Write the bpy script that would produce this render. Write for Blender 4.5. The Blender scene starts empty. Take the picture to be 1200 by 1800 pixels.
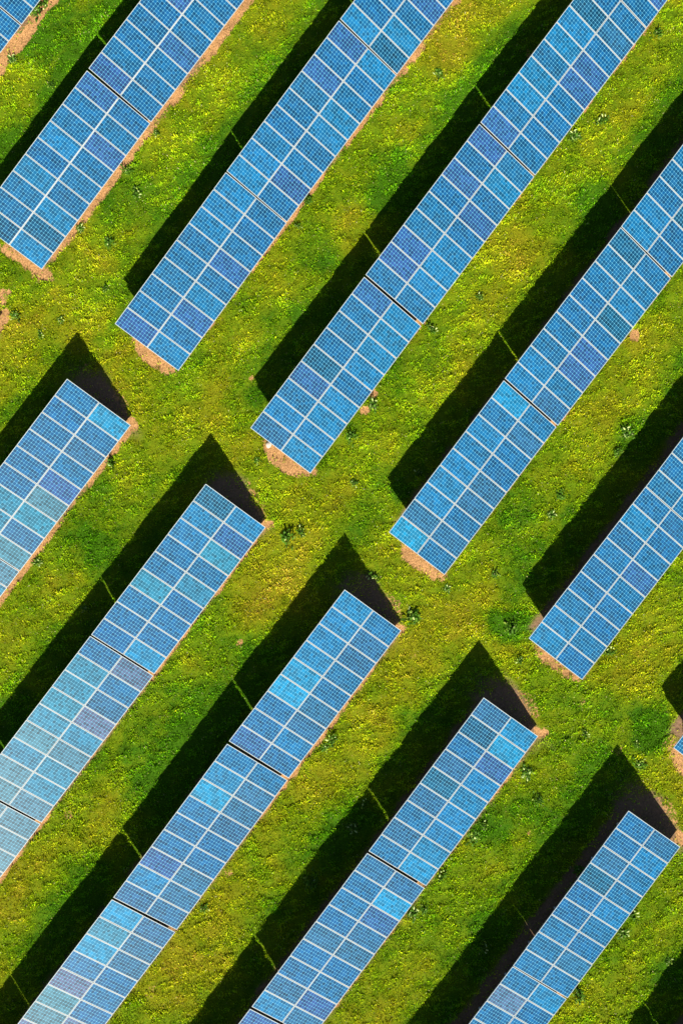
import bpy, bmesh, math, random
import numpy as np
from mathutils import Vector, Matrix, Euler

# ------------------------------------------------------------------ camera, world, sun, exposure
scn = bpy.context.scene
C = scn.collection
CAM = Vector((4.2345, -26.4271, 64.0974))
CAM_ROT = Euler((0.033878, 0.041959, -0.924116), 'XYZ')
cam_data = bpy.data.cameras.new('camera')
cam_data.sensor_fit = 'VERTICAL'
cam_data.sensor_height = 24.0
cam_data.lens = 24.0 * 2245.53 / 1800.0
cam_data.clip_start = 0.5
cam_data.clip_end = 3000.0
cam = bpy.data.objects.new('camera', cam_data)
cam.location = CAM
cam.rotation_euler = CAM_ROT
C.objects.link(cam)
scn.camera = cam

SUN_DIR = Vector((-0.9226, -0.7421, 1.0)).normalized()      # from the ground towards the sun
SUN_ELEV = math.asin(SUN_DIR.z)
SUN_AZ = math.atan2(SUN_DIR.x, SUN_DIR.y)                    # clockwise from +Y
world = bpy.data.worlds.new('World')
scn.world = world
world.use_nodes = True
wn = world.node_tree
wn.nodes.clear()
sky = wn.nodes.new('ShaderNodeTexSky')
sky.sky_type = 'NISHITA'
sky.sun_disc = False
sky.air_density = 0.8
sky.sun_elevation = SUN_ELEV
sky.sun_rotation = SUN_AZ
bg = wn.nodes.new('ShaderNodeBackground')
bg.inputs['Strength'].default_value = 0.05
wo = wn.nodes.new('ShaderNodeOutputWorld')
wn.links.new(sky.outputs[0], bg.inputs['Color'])
wn.links.new(bg.outputs[0], wo.inputs['Surface'])

sun_data = bpy.data.lights.new('sun', 'SUN')
sun_data.energy = 5.0
sun_data.angle = math.radians(0.5)
sun_data.color = (1.0, 0.93, 0.80)
sun = bpy.data.objects.new('sun', sun_data)
sun.rotation_euler = SUN_DIR.to_track_quat('Z', 'Y').to_euler()
sun.location = (0, 0, 80)
C.objects.link(sun)

scn.view_settings.view_transform = 'Standard'
scn.view_settings.look = 'None'
scn.view_settings.exposure = 1.25
scn.view_settings.gamma = 1.0

rnd = random.Random(11)
rs = np.random.RandomState(7)

# ------------------------------------------------------------------ noise and placing helpers
def vnoise(x, y, scale, seed):
    x = np.asarray(x, float) / scale; y = np.asarray(y, float) / scale
    xi = np.floor(x).astype(np.int64); yi = np.floor(y).astype(np.int64)
    fx = x - xi; fy = y - yi
    fx = fx * fx * (3 - 2 * fx); fy = fy * fy * (3 - 2 * fy)
    def h(a, b):
        n = (a * 374761393 + b * 668265263 + seed * 1442695041) & 0x7fffffff
        n = ((n ^ (n >> 13)) * 1274126177) & 0x7fffffff
        n = (n ^ (n >> 16)) & 0xffff
        return n / 65535.0
    return ((h(xi, yi) * (1 - fx) + h(xi + 1, yi) * fx) * (1 - fy)
            + (h(xi, yi + 1) * (1 - fx) + h(xi + 1, yi + 1) * fx) * fy)

def fbm(x, y, scale, seed, octv=4):
    s = 0; a = 0.5; t = 0
    for i in range(octv):
        s = s + a * vnoise(x, y, scale / 2 ** i, seed + i * 17); t += a; a *= 0.55
    return s / t

def ground_h(x, y):
    return (fbm(x, y, 7.0, 3, 3) - 0.5) * 0.10 + (fbm(x, y, 0.7, 5, 3) - 0.5) * 0.18

_R = CAM_ROT.to_matrix()
def at(px, py):
    """ground point seen at a pixel of the 1200 x 1800 photograph"""
    d = _R @ Vector(((px - 600) / 2245.53, -(py - 900) / 2245.53, -1.0))
    t = -CAM.z / d.z
    return CAM.x + d.x * t, CAM.y + d.y * t

def sstep(a, b, v):
    t = np.clip((v - a) / (b - a), 0, 1)
    return t * t * (3 - 2 * t)

# ------------------------------------------------------------------ materials
def mat(name):
    m = bpy.data.materials.new(name); m.use_nodes = True
    nt = m.node_tree
    return m, nt, nt.nodes['Principled BSDF']

def node(nt, kind, **kw):
    n = nt.nodes.new(kind)
    for k, v in kw.items(): setattr(n, k, v)
    return n

def math_n(nt, op, a, b=None, c=None, clamp=False):
    n = nt.nodes.new('ShaderNodeMath'); n.operation = op; n.use_clamp = clamp
    for i, v in enumerate((a, b, c)):
        if v is None: continue
        if hasattr(v, 'is_linked') or hasattr(v, 'links'): nt.links.new(v, n.inputs[i])
        else: n.inputs[i].default_value = v
    return n.outputs[0]

def mix_c(nt, f, a, b, blend='MIX'):
    n = nt.nodes.new('ShaderNodeMix'); n.data_type = 'RGBA'; n.blend_type = blend
    for s, v in ((0, f), (6, a), (7, b)):
        if hasattr(v, 'links'): nt.links.new(v, n.inputs[s])
        elif s == 0: n.inputs[0].default_value = v
        else: n.inputs[s].default_value = (*v, 1)
    return n.outputs[2]

PW, PL = 1.0060, 1.955          # one panel
MARG = 0.029                   # frame plus white margin
def make_cell_material():
    m, nt, bs = mat('solar_cells')
    tc = node(nt, 'ShaderNodeTexCoord'); sp = node(nt, 'ShaderNodeSeparateXYZ')
    nt.links.new(tc.outputs['Object'], sp.inputs[0])
    oi = node(nt, 'ShaderNodeObjectInfo')
    cw, cl = (PW - 2 * MARG) / 6, (PL - 2 * MARG) / 12
    u = math_n(nt, 'DIVIDE', math_n(nt, 'ADD', sp.outputs[0], PW / 2 - MARG), cw)
    v = math_n(nt, 'DIVIDE', math_n(nt, 'ADD', sp.outputs[1], PL / 2 - MARG), cl)
    fu, fv = math_n(nt, 'FLOOR', u), math_n(nt, 'FLOOR', v)
    du = math_n(nt, 'ABSOLUTE', math_n(nt, 'SUBTRACT', math_n(nt, 'SUBTRACT', u, fu), 0.5))
    dv = math_n(nt, 'ABSOLUTE', math_n(nt, 'SUBTRACT', math_n(nt, 'SUBTRACT', v, fv), 0.5))
    gap = math_n(nt, 'GREATER_THAN', math_n(nt, 'MAXIMUM', du, dv), 0.5 - 0.038)
    corner = math_n(nt, 'GREATER_THAN', math_n(nt, 'ADD', du, dv), 0.868)
    line = math_n(nt, 'MAXIMUM', gap, corner)
    cx = node(nt, 'ShaderNodeCombineXYZ')
    nt.links.new(fu, cx.inputs[0]); nt.links.new(fv, cx.inputs[1])
    nt.links.new(math_n(nt, 'MULTIPLY', oi.outputs['Random'], 91.0), cx.inputs[2])
    wn_ = node(nt, 'ShaderNodeTexWhiteNoise', noise_dimensions='3D'); nt.links.new(cx.outputs[0], wn_.inputs[0])
    # strings of like cells: one random per column of cells as well
    cx2 = node(nt, 'ShaderNodeCombineXYZ'); nt.links.new(fu, cx2.inputs[0])
    nt.links.new(math_n(nt, 'MULTIPLY', oi.outputs['Random'], 57.0), cx2.inputs[2])
    wn2 = node(nt, 'ShaderNodeTexWhiteNoise', noise_dimensions='3D'); nt.links.new(cx2.outputs[0], wn2.inputs[0])
    r = math_n(nt, 'POWER', wn_.outputs['Value'], 1.2)
    bright = math_n(nt, 'ADD', math_n(nt, 'MULTIPLY', r, 0.72),
                    math_n(nt, 'MULTIPLY_ADD', wn2.outputs['Value'], 0.25, 0.54))
    # crystal grain
    vo = node(nt, 'ShaderNodeTexVoronoi'); vo.inputs['Scale'].default_value = 55
    nt.links.new(tc.outputs['Object'], vo.inputs['Vector'])
    sepc = node(nt, 'ShaderNodeSeparateColor'); nt.links.new(vo.outputs['Color'], sepc.inputs[0])
    bright = math_n(nt, 'MULTIPLY', bright, math_n(nt, 'MULTIPLY_ADD', sepc.outputs[0], 0.3, 0.85))
    comb = node(nt, 'ShaderNodeCombineXYZ')
    for i in range(3): nt.links.new(bright, comb.inputs[i])
    cell = mix_c(nt, 1.0, oi.outputs['Color'], comb.outputs[0], 'MULTIPLY')
    # dust, a little heavier towards the low edge of every panel
    no = node(nt, 'ShaderNodeTexNoise'); no.inputs['Scale'].default_value = 1.3; no.inputs['Detail'].default_value = 5
    geo = node(nt, 'ShaderNodeNewGeometry'); nt.links.new(geo.outputs['Position'], no.inputs['Vector'])
    lowe = math_n(nt, 'MULTIPLY', math_n(nt, 'SUBTRACT', -PL / 2 + 0.10, sp.outputs[1]), 12.0, clamp=True)
    dust = math_n(nt, 'ADD', math_n(nt, 'MULTIPLY', math_n(nt, 'SUBTRACT', no.outputs[0], 0.45), 0.05, clamp=True),
                  math_n(nt, 'MULTIPLY', lowe, 0.05))
    col = mix_c(nt, line, cell, (0.055, 0.235, 0.36))
    col = mix_c(nt, corner, col, (0.12, 0.37, 0.50))
    outm = math_n(nt, 'MAXIMUM',
                  math_n(nt, 'GREATER_THAN', math_n(nt, 'ABSOLUTE', sp.outputs[0]), PW / 2 - MARG),
                  math_n(nt, 'GREATER_THAN', math_n(nt, 'ABSOLUTE', sp.outputs[1]), PL / 2 - MARG))
    col = mix_c(nt, outm, col, (0.10, 0.18, 0.22))
    col = mix_c(nt, dust, col, (0.30, 0.27, 0.22))
    nt.links.new(col, bs.inputs['Base Color'])
    bs.inputs['Roughness'].default_value = 0.30
    bs.inputs['IOR'].default_value = 1.5
    return m

def simple(name, col, rough=0.6, metal=0.0, var=0.15, scale=3.0, bump=0.0):
    m, nt, bs = mat(name)
    no = node(nt, 'ShaderNodeTexNoise'); no.inputs['Scale'].default_value = scale; no.inputs['Detail'].default_value = 6
    tc = node(nt, 'ShaderNodeTexCoord'); nt.links.new(tc.outputs['Object'], no.inputs['Vector'])
    c = mix_c(nt, no.outputs[0], tuple(v * (1 - var) for v in col), tuple(min(1, v * (1 + var)) for v in col))
    nt.links.new(c, bs.inputs['Base Color'])
    bs.inputs['Roughness'].default_value = rough; bs.inputs['Metallic'].default_value = metal
    if bump:
        b = node(nt, 'ShaderNodeBump'); b.inputs['Strength'].default_value = bump; b.inputs['Distance'].default_value = 0.02
        nt.links.new(no.outputs[0], b.inputs['Height']); nt.links.new(b.outputs[0], bs.inputs['Normal'])
    return m

M_CELL = make_cell_material()
M_FRAME = simple('anodised_aluminium', (0.32, 0.335, 0.335), 0.55, 0.05, 0.06, 4)
M_STEEL = simple('galvanised_steel', (0.62, 0.63, 0.64), 0.45, 0.4, 0.15, 6)
M_CABLE = simple('junction_black', (0.03, 0.03, 0.03), 0.5)
M_STONE = simple('pale_stone', (0.38, 0.32, 0.27), 0.9, 0, 0.2, 9, 0.6)

def leaf_material(name, transl=0.25, rough=0.5, spec=0.4):
    m = bpy.data.materials.new(name); m.use_nodes = True
    nt = m.node_tree; bs = nt.nodes['Principled BSDF']; out = nt.nodes['Material Output']
    at_ = node(nt, 'ShaderNodeAttribute', attribute_name='tint')
    tr = node(nt, 'ShaderNodeBsdfTranslucent'); mx = node(nt, 'ShaderNodeMixShader'); mx.inputs[0].default_value = transl
    nt.links.new(at_.outputs['Color'], bs.inputs['Base Color']); nt.links.new(at_.outputs['Color'], tr.inputs['Color'])
    bs.inputs['Roughness'].default_value = rough; bs.inputs['Specular IOR Level'].default_value = spec
    nt.links.new(bs.outputs[0], mx.inputs[1]); nt.links.new(tr.outputs[0], mx.inputs[2]); nt.links.new(mx.outputs[0], out.inputs['Surface'])
    return m
M_GRASS = leaf_material('grass_blades', 0.33, 0.8, 0.08)
M_WEED = leaf_material('weed_leaves', 0.2, 0.6, 0.12)

# ------------------------------------------------------------------ mesh helpers
class MB:
    def __init__(s): s.v = []; s.f = []
    def box(s, cx, cy, cz, sx, sy, sz, M=None):
        b = len(s.v)
        for dx in (-.5, .5):
            for dy in (-.5, .5):
                for dz in (-.5, .5):
                    p = Vector((cx + dx * sx, cy + dy * sy, cz + dz * sz)); s.v.append(tuple(M @ p if M else p))
        s.f += [tuple(b + i for i in q) for q in ((0, 1, 3, 2), (4, 6, 7, 5), (0, 4, 5, 1), (2, 3, 7, 6), (0, 2, 6, 4), (1, 5, 7, 3))]
    def bar(s, a, b_, w, h):
        a = Vector(a); b_ = Vector(b_); d = b_ - a; L = d.length
        q = d.to_track_quat('X', 'Z').to_matrix().to_4x4(); q.translation = (a + b_) / 2
        s.box(0, 0, 0, L, w, h, q)
    def mesh(s, name, m):
        me = bpy.data.meshes.new(name); me.from_pydata(s.v, [], s.f); me.materials.append(m); me.update(); return me

def link(name, me, parent=None, loc=(0, 0, 0), rot=(0, 0, 0)):
    o = bpy.data.objects.new(name, me); C.objects.link(o)
    if parent: o.parent = parent
    o.location = loc; o.rotation_euler = rot
    return o

def tag(o, label=None, cat=None, group=None, kind=None):
    if label: o['label'] = label
    if cat: o['category'] = cat
    if group: o['group'] = group
    if kind: o['kind'] = kind
    return o

# ------------------------------------------------------------------ the tables: surveyed positions
# (block, row, place in row, centre x, y, height of centre, yaw, pitch, tilt)
TABLES = [
('U',-1,0,9.74,6.77,1.44,0.0,0.0,0.4802), ('U',-1,1,19.00,6.77,1.44,0.0,0.0,0.4802),
('U',0,0,9.62,-1.69,1.45,0.0068,-0.0023,0.4785), ('U',0,1,18.93,-1.67,1.45,-0.0037,0.0009,0.4790),
('U',1,0,9.66,-10.36,1.50,0.0155,0.0012,0.4639), ('U',1,1,18.92,-10.25,1.50,0.0060,-0.0013,0.4730), ('U',1,2,28.20,-10.23,1.49,-0.0014,0.0028,0.4787),
('U',2,0,9.55,-18.84,1.48,0.0020,0.0046,0.4671), ('U',2,1,18.88,-18.83,1.47,0.0001,-0.0026,0.4557), ('U',2,2,28.17,-18.83,1.47,-0.0008,0.0038,0.4524), ('U',2,3,37.41,-18.82,1.45,0.0026,0.0006,0.4633),
('U',3,0,9.53,-27.24,1.45,-0.0013,0.0026,0.5034), ('U',3,1,18.83,-27.28,1.44,-0.0075,0.0002,0.4837), ('U',3,2,28.10,-27.31,1.44,0.0015,0.0001,0.4752),
('U',4,0,9.48,-35.73,1.37,-0.0101,-0.0016,0.4645), ('U',4,1,18.71,-35.78,1.39,-0.0008,-0.0026,0.4711),
('U',5,0,9.47,-44.26,1.40,-0.0026,-0.0021,0.4730),
('L',-1,0,-3.04,-1.67,1.44,0.0,0.0,0.4802),
('L',0,0,-3.13,-10.15,1.46,-0.0031,-0.0004,0.4755), ('L',0,1,-12.38,-10.14,1.46,0.0021,-0.0009,0.4780),
('L',1,0,-3.14,-18.70,1.40,-0.0025,0.0032,0.5132), ('L',1,1,-12.43,-18.68,1.43,-0.0031,0.0037,0.5022), ('L',1,2,-21.73,-18.67,1.44,0.0013,-0.0003,0.4933),
('L',2,0,-3.16,-27.17,1.45,-0.0051,0.0010,0.5085), ('L',2,1,-12.49,-27.20,1.48,0.0090,0.0053,0.5036), ('L',2,2,-21.82,-27.24,1.49,-0.0017,-0.0029,0.5028),
('L',2,3,-31.07,-27.23,1.47,-0.0010,-0.0017,0.4941),
('L',3,0,-3.26,-35.67,1.37,0.0029,0.0038,0.4825), ('L',3,1,-12.58,-35.69,1.41,0.0011,0.0056,0.4842), ('L',3,2,-21.90,-35.70,1.44,0.0011,0.0,0.4843),
('L',4,0,-3.38,-44.34,1.48,0.0056,-0.0028,0.4745), ('L',4,1,-12.63,-44.34,1.46,-0.0053,-0.0014,0.4832),
('L',5,0,-3.45,-52.75,1.44,0.0,0.0,0.4802), ('L',5,1,-12.72,-52.75,1.44,0.0,0.0,0.4802),
]
# panel shades seen from above, along the row from lower left to upper right:
# first string the nine of the high side, second the nine of the low side
# b plain blue, c bright azure, d deep blue, v violet blue, s slate, t teal and g grey blue, both paled with painted sky glare
SHADES = {
('U',0,0):('dbbcbcbbv','cdcbbbvbb'), ('U',0,1):('vbbbbvbbb','bbbvbbbbb'),
('U',1,0):('vbbbbbccc','cbvcbvbbb'), ('U',1,1):('ccbbbbvbv','bvbbccbbc'), ('U',1,2):('cbbbbbbbb','dcbvbbbbb'),
('U',2,0):('scbvdbbbv','ccccbcccc'), ('U',2,1):('bvvbbbvbv','bcccbvbcb'), ('U',2,2):('vbccbccdb','bbbbvvbsb'), ('U',2,3):('bvbbbbbbb','bvbbbbbbb'),
('U',3,0):('CscccbcbC','bsbssbbsb'), ('U',3,1):('ccbbbbbbd','sbvvbdbbb'), ('U',3,2):('ccbbbbbbb','bbdbbbbbb'),
('U',4,0):('ccbbbbbcb','bbbbbvbbb'),
('L',0,0):('tttbbbbbb','gstgvbsbC'), ('L',0,1):('ggtgggttt','gggtgggtg'),
('L',1,0):('bbbtbbccd','Cbbbtbtvc'), ('L',1,1):('ggtgttttb','gttgtpsbp'), ('L',1,2):('ggggggggg','ggggggggg'),
('L',2,0):('vbbCCcccc','bcssbbssb'), ('L',2,1):('scvbbbCcc','sssbbsssb'), ('L',2,2):('gpggpbCtC','ggpbbbsss'),
('L',3,0):('bsbsdsbds','CcccccvCc'), ('L',3,1):('csbbsbbbs','svbbssvCs'), ('L',3,2):('bbbbbbbbv','bbbbbbbbs'),
('L',4,0):('bbbbbdsbb','bsbbcbbcs'), ('L',4,1):('bbbbbbbpb','bbbbbbbbc'),
}
LABELS = {
('U',-1,0): 'solar table sliver on the left edge just below the gap in the corner row',
('U',-1,1): 'solar table sliver in the top left corner beside the widest bare sand strip',
('U',0,0): 'solar table with its bottom corner near the left edge, above the yellow meadow path',
('U',0,1): 'solar table cut by the top edge, sand strip along it, violet panel by its gap',
('U',1,0): 'solar table ending left of centre over an orange patch, three azure panels above',
('U',1,1): 'middle solar table of the third row from the top left, narrow gaps at both ends',
('U',1,2): 'short visible piece of solar table at the top edge, its lower low-side panel deep blue',
('U',2,0): 'solar table ending at the centre over bare sand, its whole low side bright azure',
('U',2,1): 'solar table between two dark gaps, right above the one with a bright azure low side',
('U',2,2): 'solar table near the top right with a dark striped panel by the top frame edge',
('U',2,3): 'solar table corner at the very top right, beyond a narrow gap',
('U',3,0): 'solar table with very bright azure corner panel over the rounded sand patch',
('U',3,1): 'solar table right of centre with a dark striped top corner panel beside the narrow gap',
('U',3,2): 'solar table cut by the upper right edge, above the dark striped corner panel',
('U',4,0): 'evenly blue solar table at the right, ending over orange dry ground beside lush green grass',
('U',4,1): 'solar table piece on the right edge, above the narrow gap of the evenly blue table',
('U',5,0): 'tiny solar table corner over a round sand patch at the lower right edge',
('L',-1,0): 'solar table outside the left edge whose shadow tip reaches the sandy spot',
('L',0,0): 'solar table at the left edge with one bright azure panel on its top right corner',
('L',0,1): 'pale solar table tip on the left edge, below a black gap by sand',
('L',1,0): 'solar table left of centre with one dull violet panel second from its top right corner',
('L',1,1): 'teal solar table paled by glare at the left edge with two greyish violet panels',
('L',1,2): 'grey blue solar table palest with glare, on the left edge below a black gap',
('L',2,0): 'solar table with a bright azure high side, its top corner just below the picture centre',
('L',2,1): 'long slate blue solar table between two black gaps in the lower left',
('L',2,2): 'pale solar table cut by the bottom edge, three azure panels near its top',
('L',2,3): 'solar table beyond the bottom left corner, its shadow crossing the left frame edge',
('L',3,0): 'solar table with bright azure low side and a deep blue panel near its top',
('L',3,1): 'slate blue solar table at the bottom with one bright azure panel second from the gap',
('L',3,2): 'violet tinged solar table tip at the bottom edge, beyond a thin black gap',
('L',4,0): 'solar table at the lower right with one deep blue panel on its high side',
('L',4,1): 'solar table cut by the bottom right edge, a violet panel second from its black gap',
('L',5,0): 'solar table beyond the right edge casting the shadow in the bottom right corner',
('L',5,1): 'solar table beyond the bottom edge, right of the lower right table',
}
PALETTE = {
 'b': (0.0010, 0.047, 0.130), 'c': (0.0010, 0.068, 0.168), 'C': (0.0015, 0.105, 0.220), 'd': (0.0010, 0.036, 0.084),
 'v': (0.0100, 0.040, 0.132), 's': (0.0060, 0.045, 0.112), 't': (0.0060, 0.082, 0.145), 'g': (0.0260, 0.080, 0.118), 'p': (0.0380, 0.056, 0.116),
}
SHADE_LABEL = {'c': 'brighter azure panel', 'C': 'brightest azure panel', 'd': 'darker deep blue panel', 'v': 'violet tinged blue panel',
               's': 'dull slate blue panel', 't': 'teal panel with painted pale glare', 'g': 'grey blue panel with painted pale glare', 'p': 'greyish violet panel'}

PITCH = PW + 0.018
def panel_meshes():
    g = MB(); g.box(0, 0, -0.020, PW - 0.006, PL - 0.006, 0.036)
    f = MB(); w = 0.021; t = 0.042; zc = -0.019
    f.box(-PW / 2 + w / 2, 0, zc, w, PL, t); f.box(PW / 2 - w / 2, 0, zc, w, PL, t)
    f.box(0, -PL / 2 + w / 2, zc, PW - 2 * w - 0.001, w, t); f.box(0, PL / 2 - w / 2, zc, PW - 2 * w - 0.001, w, t)
    j = MB(); j.box(0, PL / 2 - 0.22, -0.050, 0.11, 0.11, 0.022)
    return g.mesh('solar_panel', M_CELL), f.mesh('frame', M_FRAME), j.mesh('junction_box', M_CABLE)
ME_PANEL, ME_FRAME, ME_JBOX = panel_meshes()
TL = 8 * PITCH + PW                      # length of a table

def make_table(block, row, place, x, y, z, yaw, pitch, tilt):
    root = bpy.data.objects.new('solar_table', None); C.objects.link(root)
    root.empty_display_size = 0.5
    root.location = (x, y, 0.0); root.rotation_euler = (0, 0, yaw)
    B = Matrix.Translation((0, 0, z)) @ Matrix.Rotation(-math.atan(math.tan(pitch)) * -1, 4, 'Y') @ Matrix.Rotation(tilt, 4, 'X')
    sh = SHADES.get((block, row, place), ('b' * 9, 'b' * 9))
    r = random.Random(row * 131 + place * 17 + (7 if block == 'U' else 3))
    for side in (0, 1):
        for i in range(9):
            lx = (i - 4) * PITCH; ly = (PL / 2 + 0.010) * (1 if side == 0 else -1)
            o = link('solar_panel', ME_PANEL, root)
            o.matrix_local = B @ Matrix.Translation((lx + r.uniform(-.003, .003), ly, r.uniform(-.003, .003))) @ Matrix.Rotation(r.uniform(-.006, .006), 4, 'X') @ Matrix.Rotation(r.uniform(-.006, .006), 4, 'Y')
            k = sh[side][i]; c = PALETTE[k]; q = r.uniform(.93, 1.07)
            o.color = (c[0] * q * r.uniform(.85, 1.15), c[1] * q * r.uniform(.93, 1.07), c[2] * q, 1)
            if k in SHADE_LABEL: o['label'] = SHADE_LABEL[k]
            link('frame', ME_FRAME, o)
            link('junction_box', ME_JBOX, o)
    # long purlins under the panels; middle one added to block sun through the seam
    for s in (-1.50, -0.62, 0.0, 0.62, 1.50):
        mb = MB(); mb.box(0, s, -0.075, TL - 0.24, 0.06, 0.062, None)
        o = link('purlin', mb.mesh('purlin', M_STEEL), root); o.matrix_local = B
    for fx in (-TL / 2 + 0.95, -TL / 6, TL / 6, TL / 2 - 0.95):
        mb = MB(); mb.box(fx, 0, -0.150, 0.055, 3.5, 0.084)
        o = link('rafter', mb.mesh('rafter', M_STEEL), root); o.matrix_local = B
        for s in (-1.10, 1.25):
            top = B @ Vector((fx, s, -0.19))
            mb = MB(); mb.box(top.x, top.y, (top.z - 0.4) / 2, 0.09, 0.07, top.z + 0.4)
            link('post', mb.mesh('post', M_STEEL), root)
        a = B @ Vector((fx + 0.02, 0.15, -0.19)); b_ = B @ Vector((fx + 0.02, 1.20, -0.19)); b_ = Vector((b_.x, b_.y - 0.05, b_.z - 0.55))
        mb = MB(); mb.bar(a, b_, 0.045, 0.045)
        link('brace', mb.mesh('brace', M_STEEL), root)
    if place == 0:                                   # the open end of a row carries an edge beam and a short cable tray
        e = -1 if block == 'U' else 1
        mb = MB(); mb.box(e * (TL / 2 - 0.035), 0, -0.150, 0.045, 3.4, 0.07)
        o = link('edge_beam', mb.mesh('edge_beam', M_STEEL), root); o.matrix_local = B
        s0 = -0.95 if block == 'U' else 1.05
        mb = MB(); mb.box(e * (TL / 2 - 0.03), s0, -0.40, 0.05, 1.5 if block == 'U' else 0.95, 0.05)
        mb.box(e * (TL / 2 - 0.03), s0 - .3, -0.28, 0.03, 0.03, 0.19); mb.box(e * (TL / 2 - 0.03), s0 + .3, -0.28, 0.03, 0.03, 0.19)
        o = link('cable_tray', mb.mesh('cable_tray', M_STEEL), root); o.matrix_local = B
    tag(root, LABELS.get((block, row, place), 'blue solar table'), 'solar array', 'solar tables standing in parallel rows on the meadow')
    return root

for t in TABLES: make_table(*t)

# ------------------------------------------------------------------ ground masks
ROWY = {('U', j): -8.51 * j - 1.69 for j in range(-1, 6)}
ROWY.update({('L', j): -8.51 * j - 10.15 - 0.05 * j for j in range(-2, 7)})
HALF = 1.74
STRIP = {('U', -1): .45, ('U', 0): .15, ('U', 1): .09, ('U', 2): .06, ('U', 3): .03, ('U', 4): .0, ('U', 5): .2,
         ('L', -1): .2, ('L', 0): .10, ('L', 1): .02, ('L', 2): .02, ('L', 3): 0, ('L', 4): .02, ('L', 5): .1}
XU_END, XL_END = 5.0, 1.45
def masks(x, y):
    """bare sand 0-1, bare dark soil 0-1, dryness 0-1 of the meadow"""
    x = np.asarray(x, float); y = np.asarray(y, float)
    n1 = fbm(x, y, 0.9, 21, 4) - 0.5; n2 = fbm(x, y, 4.0, 33, 4) - 0.5; n3 = fbm(x, y, 0.35, 43, 2) - .5
    sand = np.zeros_like(x); soil = np.zeros_like(x); lush = np.zeros_like(x)
    for (b, j), yc in ROWY.items():
        inx = sstep(XU_END - .35, XU_END + .2, x + n1 * .6) if b == 'U' else sstep(XL_END + .5, XL_END - .2, x + n1 * .8)
        w = STRIP.get((b, j), .1)
        edge = yc - HALF                       # where the low edge stands
        d = edge - y                           # distance out from the low edge
        wob = w * (0.55 + 1.5 * fbm(x, y, 2.6, 51 + j, 3)) * 1.0 + n3 * .16 + (x - 16) * 0.006 * (b == 'U')
        s = inx * sstep(wob + 0.08, wob - 0.06, d) * sstep(-1.4, -.3, d)
        sand = np.maximum(sand, s * np.where(fbm(x, y, 1.8, 61 + j, 2) < (.25 if w > .25 else .42 if w > .08 else .55), .35, 1))
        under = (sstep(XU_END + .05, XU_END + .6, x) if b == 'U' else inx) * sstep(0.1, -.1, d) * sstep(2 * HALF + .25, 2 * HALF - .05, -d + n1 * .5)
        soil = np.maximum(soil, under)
        up = y - (yc + HALF)                   # distance up from the high edge
        inx2 = sstep(XU_END - 1.5, XU_END + .5, x) if b == 'U' else sstep(XL_END + 2.2, XL_END + .8, x)
        lush = np.maximum(lush, inx2 * sstep(-.2, .6, up) * sstep(3.0, 1.7, up + n2 * 1.5))
    def blob(cx, cy, rx, ry, rot=0, hard=.25):
        c, s = math.cos(rot), math.sin(rot); dx = x - cx; dy = y - cy
        u = (c * dx + s * dy) / rx; v = (-s * dx + c * dy) / ry
        return sstep(1 + hard, 1 - hard, np.sqrt(u * u + v * v) + n1 * (.55 if rx > .45 else 1.6) + n3 * (.3 if rx > .45 else 1.0))
    for j, (ex, ry, k) in {0: (.45, 1.5, .8), 1: (.50, 1.35, 1), 2: (.68, 1.5, 1), 3: (.72, 1.35, 1), 4: (.62, 1.5, .75), 5: (1.0, 1.9, 1)}.items():
        sand = np.maximum(sand, k * blob(XU_END - .05, ROWY[('U', j)] - .45, ex, ry))
    for j in range(-1, 6):
        yc = ROWY[('L', j)]
        sand = np.maximum(sand, .8 * blob(XL_END + .10, yc - 1.62, .30, .30))
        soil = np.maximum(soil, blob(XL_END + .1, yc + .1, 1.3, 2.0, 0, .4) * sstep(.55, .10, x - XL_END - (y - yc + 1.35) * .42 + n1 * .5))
        sand = np.maximum(sand, .38 * blob(XL_END + .75, yc - .55, .28, .9, -.4))
    for px, py, r_, k in ((1115, 590, .28, 1), (655, 692, .22, 1), (640, 722, .25, .9), (350, 1430, .22, .8), (421, 1130, .13, .6), (443, 665, .18, .6),
                          (500, 1250, .2, .5), (930, 95, .2, .5), (402, 1532, .2, .45), (150, 650, .2, .3), (265, 1745, .35, .3), (410, 985, .15, .4),
                          (1025, 1235, .2, .5), (5, 560, .35, 1), (5, 520, .3, .8), (730, 1150, .2, .3), (330, 1420, .2, .4), (120, 1430, .25, .4), (930, 1465, .12, .5), (1085, 1320, .15, .5)):
        gx, gy = at(px, py); sand = np.maximum(sand, k * blob(gx, gy, r_ * 1.3, r_))
    # dry cross path between the two blocks of tables, greener by the upper block's feet
    path = sstep(4.2, 1.6, np.abs(x - 3.2 + n2 * 2))
    dry = .52 + n2 * 1.0 + n1 * .65 + .08 * path
    lane = np.zeros_like(x)
    dry = dry - .26 * lush * (1 - sstep(0, 1, sand))
    for px, py, r_, k in ((895, 1100, 1.1, .6), (1140, 1290, 1.2, .6), (200, 590, .9, .35), (240, 350, 2.8, .35), (80, 60, 2.5, .25), (120, 210, 2, .2), (560, 430, 1.5, .2), (900, 900, 1.0, .3),
                          (860, 1440, 1.5, .3), (160, 960, 1.4, .3), (370, 30, 1.5, .25), (440, 130, 1.5, .2), (450, 700, .6, .3), (700, 870, .6, .3)):
        gx, gy = at(px, py); dry = dry - k * sstep(r_ * 1.3, r_ * .4, np.hypot(x - gx, y - gy) + n1 * .8)
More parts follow.
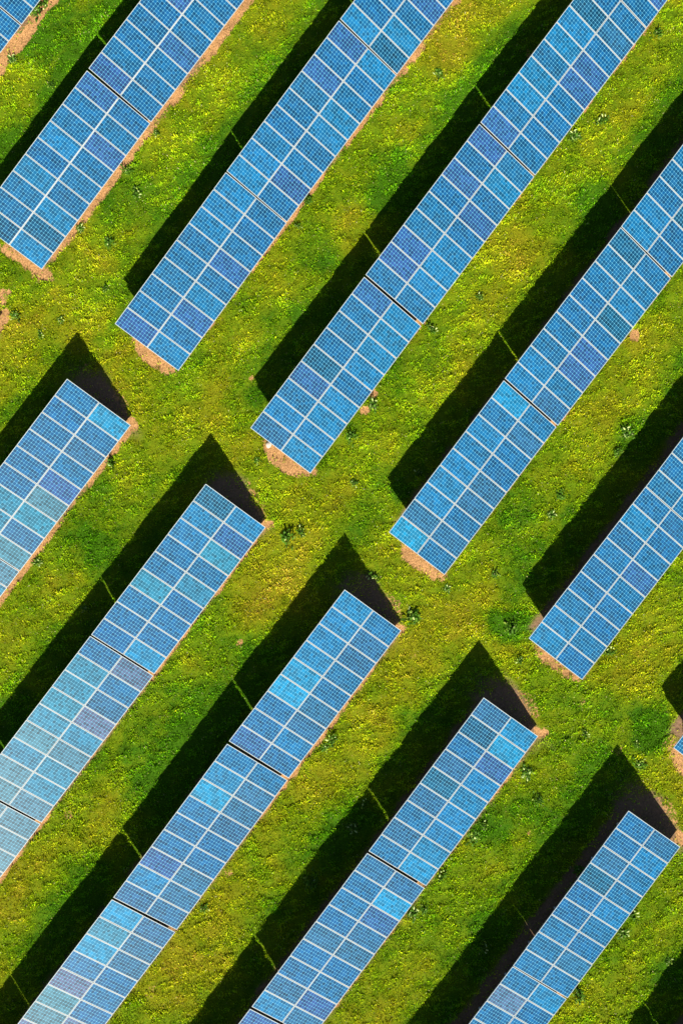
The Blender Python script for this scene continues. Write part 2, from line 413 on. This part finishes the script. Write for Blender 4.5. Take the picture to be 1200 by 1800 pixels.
    for px, py, r_, k in ((770, 60, 2.5, .25), (900, 420, 2.4, .2), (1130, 120, 2.5, .2), (1100, 620, 2.2, .2), (460, 1060, 2.2, .2), (390, 700, 1.8, .2), (600, 870, 1.5, .2), (1030, 760, 2, .15), (200, 1420, 2.2, .22), (560, 1400, 2, .2), (1060, 1180, 1.2, .25), (280, 1640, 2, .1), (740, 1730, 1.5, .2), (60, 1560, 2, .2)):
        gx, gy = at(px, py); dry = dry + k * sstep(r_ * 1.3, r_ * .3, np.hypot(x - gx, y - gy) + n1 * .8)
    return np.clip(sand, 0, 1), np.clip(soil, 0, 1), np.clip(dry, 0, 1)

GREEN = np.array((0.085, 0.245, 0.003)); MID = np.array((0.220, 0.355, 0.004)); YEL = np.array((0.375, 0.392, 0.008)); STRAW = np.array((0.46, 0.30, 0.04))
def meadow_colour(dry):
    d = dry[:, None]
    c = GREEN + (MID - GREEN) * sstep(0.10, .42, d)
    c = c + (YEL - MID) * sstep(.44, .82, d)
    return c + (STRAW - YEL) * sstep(.85, 1.15, d)

# ------------------------------------------------------------------ ground
def ground():
    def axis(lo, hi, step):
        core = np.arange(lo, hi + step / 2, step)
        out = []; s = step; e = 0
        while e < 900: s *= 1.35; e += s; out.append(e)
        out = np.array(out)
        return np.concatenate([core[0] - out[::-1], core, core[-1] + out])
    ax = axis(-31, 42, 0.14); ay = axis(-60, 14, 0.14)
    X, Y = np.meshgrid(ax, ay, indexing='ij'); x = X.ravel(); y = Y.ravel()
    far = np.clip(np.maximum(np.abs(x - 5) - 40, np.abs(y + 23) - 40) / 10, 0, 1)
    z = ground_h(x, y) * (1 - far)
    sand, soil, dry = masks(x, y)
    z = z - 0.03 * sand
    n, m_ = len(ax), len(ay)
    idx = np.arange(n * m_).reshape(n, m_)
    q = np.stack([idx[:-1, :-1], idx[1:, :-1], idx[1:, 1:], idx[:-1, 1:]], -1).reshape(-1, 4)
    me = bpy.data.meshes.new('ground')
    me.vertices.add(n * m_); me.vertices.foreach_set('co', np.stack([x, y, z], 1).astype(np.float32).ravel())
    me.loops.add(q.size); me.loops.foreach_set('vertex_index', q.ravel().astype(np.int32))
    me.polygons.add(len(q)); me.polygons.foreach_set('loop_start', np.arange(0, q.size, 4, dtype=np.int32))
    me.update(calc_edges=True)
    me.polygons.foreach_set('use_smooth', np.ones(len(q), bool))
    a = me.attributes.new('cover', 'FLOAT_COLOR', 'POINT')
    a.data.foreach_set('color', np.stack([sand, soil, dry, np.ones_like(x)], 1).astype(np.float32).ravel())
    m, nt, bs = mat('meadow_ground')
    at_ = node(nt, 'ShaderNodeAttribute', attribute_name='cover'); sp = node(nt, 'ShaderNodeSeparateColor')
    nt.links.new(at_.outputs['Color'], sp.inputs[0])
    geo = node(nt, 'ShaderNodeNewGeometry')
    def noise(scale, detail=5):
        no = node(nt, 'ShaderNodeTexNoise'); no.inputs['Scale'].default_value = scale; no.inputs['Detail'].default_value = detail
        nt.links.new(geo.outputs['Position'], no.inputs['Vector']); return no.outputs[0]
    nf, nm, ns = noise(9, 8), noise(3.5, 5), noise(16, 10)
    ramp = node(nt, 'ShaderNodeValToRGB'); e = ramp.color_ramp.elements
    e[0].position = .1; e[0].color = (*(GREEN * .35), 1); e[1].position = .9; e[1].color = (*(YEL * .35), 1)
    k = e.new(.45); k.color = (*(MID * .35), 1)
    d = math_n(nt, 'ADD', sp.outputs[2], math_n(nt, 'MULTIPLY', math_n(nt, 'SUBTRACT', nm, .5), .7))
    nt.links.new(d, ramp.inputs[0])
    sandc = mix_c(nt, math_n(nt, 'MULTIPLY_ADD', math_n(nt, 'SUBTRACT', ns, .5), 2.2, .58, clamp=True), (0.09, 0.044, 0.015), (0.46, 0.25, 0.105))
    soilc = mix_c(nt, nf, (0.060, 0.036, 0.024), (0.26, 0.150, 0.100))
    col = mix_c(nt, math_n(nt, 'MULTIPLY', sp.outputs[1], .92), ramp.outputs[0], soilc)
    ms = math_n(nt, 'ADD', sp.outputs[0], math_n(nt, 'MULTIPLY', math_n(nt, 'SUBTRACT', nf, .5), 1.7))
    ms = math_n(nt, 'MULTIPLY', math_n(nt, 'SUBTRACT', ms, .32), 5.0, clamp=True)
    col = mix_c(nt, ms, col, sandc)
    nt.links.new(col, bs.inputs['Base Color']); bs.inputs['Roughness'].default_value = 0.95
    bs.inputs['Specular IOR Level'].default_value = 0.1
    b = node(nt, 'ShaderNodeBump'); b.inputs['Strength'].default_value = 0.7; b.inputs['Distance'].default_value = 0.05
    nt.links.new(nf, b.inputs['Height']); nt.links.new(b.outputs[0], bs.inputs['Normal'])
    me.materials.append(m)
    o = bpy.data.objects.new('ground', me); C.objects.link(o); o['kind'] = 'structure'
ground()

# ------------------------------------------------------------------ grass: many blades, one object
def grass(N):
    x = rs.uniform(-33, 42, N); y = rs.uniform(-60, 14, N)
    # keep what the camera's neighbourhood can see (with a margin for a step to the side)
    V = np.array(_R.transposed() @ Matrix.Identity(3))
    P = np.stack([x - CAM.x, y - CAM.y, np.full(N, -CAM.z)], 1) @ np.array(_R)
    u = P[:, 0] / -P[:, 2] * 2245.53; v = P[:, 1] / -P[:, 2] * 2245.53
    keep = (np.abs(u) < 690) & (np.abs(v) < 1000)
    x = x[keep]; y = y[keep]
    sand, soil, dry = masks(x, y)
    clump = fbm(x, y, .30, 77, 2); streak = fbm((.84 * x - .55 * y) * .40, .55 * x + .84 * y, .20, 5, 3)
    n_edge = vnoise(x, y, .22, 19) - .5
    p = (1 - .95 * sstep(.2, .85, sand + n_edge * .7)) * (1 - .93 * soil) * (.24 + .86 * sstep(.30, .64, .5 * clump + .5 * streak))
    keep = rs.rand(len(x)) < p
    x = x[keep]; y = y[keep]; dry = dry[keep]; clump = clump[keep]; n = len(x)
    streak = fbm((.84 * x - .55 * y) * .40, .55 * x + .84 * y, .20, 5, 3)
    tall = .5 * streak + .5 * fbm(x + .5 * y, y, .38, 91, 3)
    L = rs.uniform(.05, .13, n) * (.5 + 1.3 * sstep(.3, .8, tall)); W_ = rs.uniform(.009, .023, n)
    az = rs.uniform(0, 2 * math.pi, n) * .75 + vnoise(x, y, 1.6, 12) * 5.0
    lean = rs.uniform(.25, 1.35, n)
    dx, dy = np.cos(az), np.sin(az); sx, sy = -dy, dx
    z = ground_h(x, y)
    mid = np.stack([x + dx * L * .5 * np.sin(lean * .6), y + dy * L * .5 * np.sin(lean * .6), z + L * .55 * np.cos(lean * .6)], 1)
    tip = mid + np.stack([dx * L * .55 * np.sin(lean), dy * L * .55 * np.sin(lean), L * .5 * np.cos(lean)], 1)
    base = np.stack([x, y, z - .01], 1)
    s = np.stack([sx, sy, np.zeros(n)], 1) * W_[:, None]
    verts = np.stack([base, mid - s, tip, mid + s], 1).reshape(-1, 3).astype(np.float32)
    me = bpy.data.meshes.new('grass')
    me.vertices.add(4 * n); me.vertices.foreach_set('co', verts.ravel())
    me.loops.add(4 * n); me.loops.foreach_set('vertex_index', np.arange(4 * n, dtype=np.int32))
    me.polygons.add(n); me.polygons.foreach_set('loop_start', np.arange(0, 4 * n, 4, dtype=np.int32))
    me.update(calc_edges=True)
    d = np.clip(dry + rs.normal(0, .13, n), 0, 1.3)
    col = meadow_colour(d) * rs.lognormal(0, .33, n)[:, None] * (.40 + 1.2 * streak)[:, None] * (0.9 + .25 * tall[:, None])
    pale = rs.rand(n) < .02
    col[pale] = np.array((.50, .48, .20)) * rs.uniform(.6, 1, pale.sum())[:, None]
    col = np.clip(col, 0, .8)
    a = me.attributes.new('tint', 'FLOAT_COLOR', 'FACE')
    a.data.foreach_set('color', np.concatenate([col, np.ones((n, 1))], 1).astype(np.float32).ravel())
    me.materials.append(M_GRASS)
    o = bpy.data.objects.new('grass', me); C.objects.link(o)
    tag(o, 'yellow green meadow grass growing in the lanes between the solar tables', 'grass', kind='stuff')
    print('grass blades', n)
grass(4000000)

# ------------------------------------------------------------------ broad leaved weeds
def weed_mesh(seed, n, R, h):
    r = random.Random(seed); V = []; F = []; Cc = []
    for i in range(n):
        a = r.uniform(0, 2 * math.pi); L = R * r.uniform(.40, .85); w = L * r.uniform(.11, .20); lift = r.uniform(.1, 1.1)
        ox, oy = r.gauss(0, R * .40), r.gauss(0, R * .30); oz = r.uniform(0, h * .6)
        d = Vector((math.cos(a), math.sin(a), 0)); s = Vector((-d.y, d.x, r.uniform(-.4, .4)))
        b = len(V); base = Vector((ox, oy, oz))
        for t, ww, zz in ((0, .1, 0), (.3, .8, .7), (.62, 1.0, 1.0), (.85, .6, .85)):
            c = base + d * (L * t) + Vector((0, 0, lift * h * zz)); V.append(tuple(c - s * w * ww)); V.append(tuple(c + s * w * ww))
        V.append(tuple(base + d * L + Vector((0, 0, lift * h * .55))))
        F += [(b, b + 2, b + 3, b + 1), (b + 2, b + 4, b + 5, b + 3), (b + 4, b + 6, b + 7, b + 5), (b + 6, b + 8, b + 7)]
        k = r.uniform(.5, 1.25); y = r.random() < .15
        col = (.050 * k, .125 * k, .006 * k) if not y else (.20 * k, .30 * k, .03 * k)
        if r.random() < .10: col = (.42, .52, .18)
        Cc += [(*col, 1)] * 4
    me = bpy.data.meshes.new('weed'); me.from_pydata(V, [], F)
    at_ = me.attributes.new('tint', 'FLOAT_COLOR', 'FACE'); at_.data.foreach_set('color', np.array(Cc, np.float32).ravel())
    me.materials.append(M_WEED); me.update(); return me
WM = [weed_mesh(1, 60, .36, .20), weed_mesh(2, 48, .30, .24), weed_mesh(3, 75, .34, .16), weed_mesh(4, 40, .38, .26), weed_mesh(5, 50, .26, .20)]
WEEDS = [
(62, 22, 1.3, 'tall leafy weed by the sand strip in the top left corner'), (80, 8, 1.1, 'leafy weed touching the top edge near the top left sand strip'),
(22, 105, .9, 'small weed at the foot of the top left sand strip'), (92, 150, .8, 'dark tufted weed at the shadow edge in the top left lane'),
(275, 235, .8, 'dark weed beside the sand strip of the second row, uppermost there'), (225, 300, .9, 'second weed down along the sand strip of the second row'),
(240, 338, 1.1, 'weed in the middle of the green lane, left of the third row shadow'), (142, 402, .8, 'small weed close to the low side of the leftmost full row'),
(193, 428, 1.1, 'spiky bluish weed in the green lane above the shadow corner'), (188, 508, 1.0, 'dark weed left of the shadow corner, above the left meadow path'),
(27, 556, .9, 'dark weed beside the sandy spot on the left edge'), (72, 587, .8, 'small dark weed on the left part of the yellow path'),
(107, 563, .6, 'tiny weed on the yellow path, left of the shadow apex'), (540, 352, 1.0, 'dark weed against the low side of the third row'),
(524, 398, .9, 'weed in the lane just below the third row gap'), (770, 130, .8, 'weed beside the fourth row shadow in the upper lane'),
(1055, 213, 1.1, 'leafy weed with dark hollow in the upper right lane'), (1008, 240, 1.0, 'weed near the low side of the upper right table'),
(1155, 60, .9, 'single weed in the yellow grass at the top right'), (843, 522, .9, 'pale leaved weed in the lane below the fourth row'),
(810, 455, .8, 'small weed between the fourth row and the fifth row shadow'), (758, 578, 1.1, 'green weed beside the end of the dark gap in the fourth row'),
(655, 712, 1.1, 'dark weed between two sandy spots beside the fourth row end'), (617, 768, 1.0, 'weed near the end of the fourth row low side'),
(622, 850, .9, 'small pale weed on the central path below the sand patch'), (452, 810, .7, 'tiny weed left of the central sand patch'),
(196, 816, 1.1, 'dark weed at the low side of the left azure cornered table'), (67, 988, .9, 'weed by the black gap at the left edge'),
(505, 945, 1.3, 'broad dark weed clump on the central meadow, left half of the pair'), (530, 934, 1.3, 'broad green weed clump on the central meadow, right half of the pair'),
(725, 1083, 1.5, 'round bushy weed right of the sandy table corner below centre'), (656, 1013, 1.1, 'bright green weed growing on the edge of the central triangular shadow'),
(785, 1035, .7, 'small weed below the rounded sand patch'), (898, 1103, 1.3, 'leafy weed in the lush green patch on the right'),
(912, 1160, .9, 'small weed left of the orange dry ground'), (870, 1010, .8, 'dark weed beside the low end of the fifth row'),
(1068, 1145, 1.0, 'dark weed beside the low end of the sixth row'), (1100, 762, 1.1, 'spiky weed at the right edge shadow tip'),
(1085, 795, .7, 'small pale weed just below the spiky one near the right shadow'), (1118, 1308, .8, 'dark weed on the lush patch left of the right sand patch'),
(1124, 1342, 1.0, 'leafy weed left of the sand patch at the lower right edge'), (1027, 1288, .9, 'weed above the lower right shadow apex'),
(925, 1358, 1.2, 'dark leafy weed beside the low side of the azure sided table'), (945, 1405, 1.0, 'weed in the lane below the azure sided table'),
(850, 1450, 1.0, 'green weed tucked to the azure sided table, upper of two'), (832, 1470, 1.1, 'green weed tucked to the azure sided table, lower of two'),
(775, 1540, 1.1, 'dark weed beside the black gap of the azure sided table'), (725, 1605, 1.2, 'broad weed clump below the black gap near the bottom'),
(745, 1598, .9, 'smaller weed right of the broad clump near the bottom'), (583, 1298, 1.2, 'dark weed by the low side of the bright azure high sided table'),
(572, 1315, .9, 'pale leaved weed just below the dark one beside that azure table'), (640, 1415, 1.1, 'weed standing in the long shadow of the azure sided table, upper one'),
(620, 1455, 1.0, 'weed standing in the long shadow of the azure sided table, middle one'), (548, 1548, 1.3, 'spreading weed in deep shadow left of the bottom slate table'),
(360, 1597, 1.0, 'dark weed beside the low side of the long slate table'), (150, 1070, .8, 'weed in the shadow of the left violet panelled table'),
(1108, 1602, 1.2, 'leafy weed beside the lower right table, upper one'), (1095, 1640, 1.0, 'leafy weed beside the lower right table, lower one'),
(1015, 1748, 1.1, 'weed by the black gap at the bottom right'), (735, 830, .9, 'weed in the shadow left of the very bright corner panel'),
(1015, 1530, 1.0, 'weed in the wide shadow left of the lower right table'), (850, 1660, 1.2, 'weed in the deep shadow above the bottom right table'),
(968, 905, .8, 'weed in the shadow of the sixth row, near its lower end'), (985, 870, .9, 'weed in the shadow of the sixth row, a little higher'),
(1175, 1690, .9, 'dark weed at the right edge of the bottom right lane'),
]
for i, (px, py, s, label) in enumerate(WEEDS):
    x, y = at(px, py)
    o = bpy.data.objects.new('weed', WM[i % 5]); C.objects.link(o)
    o.location = (x, y, float(ground_h(x, y)) - .01); o.rotation_euler = (0, 0, rnd.uniform(0, 6.28)); s *= .86; o.scale = (s, s * rnd.uniform(.75, 1.2), s * rnd.uniform(.7, 1.1))
    tag(o, label, 'weed', 'broad leaved weeds in the meadow')

# pale stone on the central sand patch
def stone(px, py):
    x, y = at(px, py)
    me = bpy.data.meshes.new('stone'); bm = bmesh.new(); bmesh.ops.create_icosphere(bm, subdivisions=3, radius=.13)
    for v in bm.verts:
        n = float(vnoise(v.co.x * 9 + 5, v.co.y * 9 + v.co.z * 7, 1.0, 4)); v.co *= .75 + .5 * n; v.co.z *= .55; v.co.x *= 1.3
    bm.to_mesh(me); bm.free(); me.materials.append(M_STONE)
    o = bpy.data.objects.new('stone', me); C.objects.link(o); o.location = (x, y, float(ground_h(x, y)) + .03)
    tag(o, 'pale pinkish stone on the bare sand at the end of the central table', 'stone')
stone(472, 782)
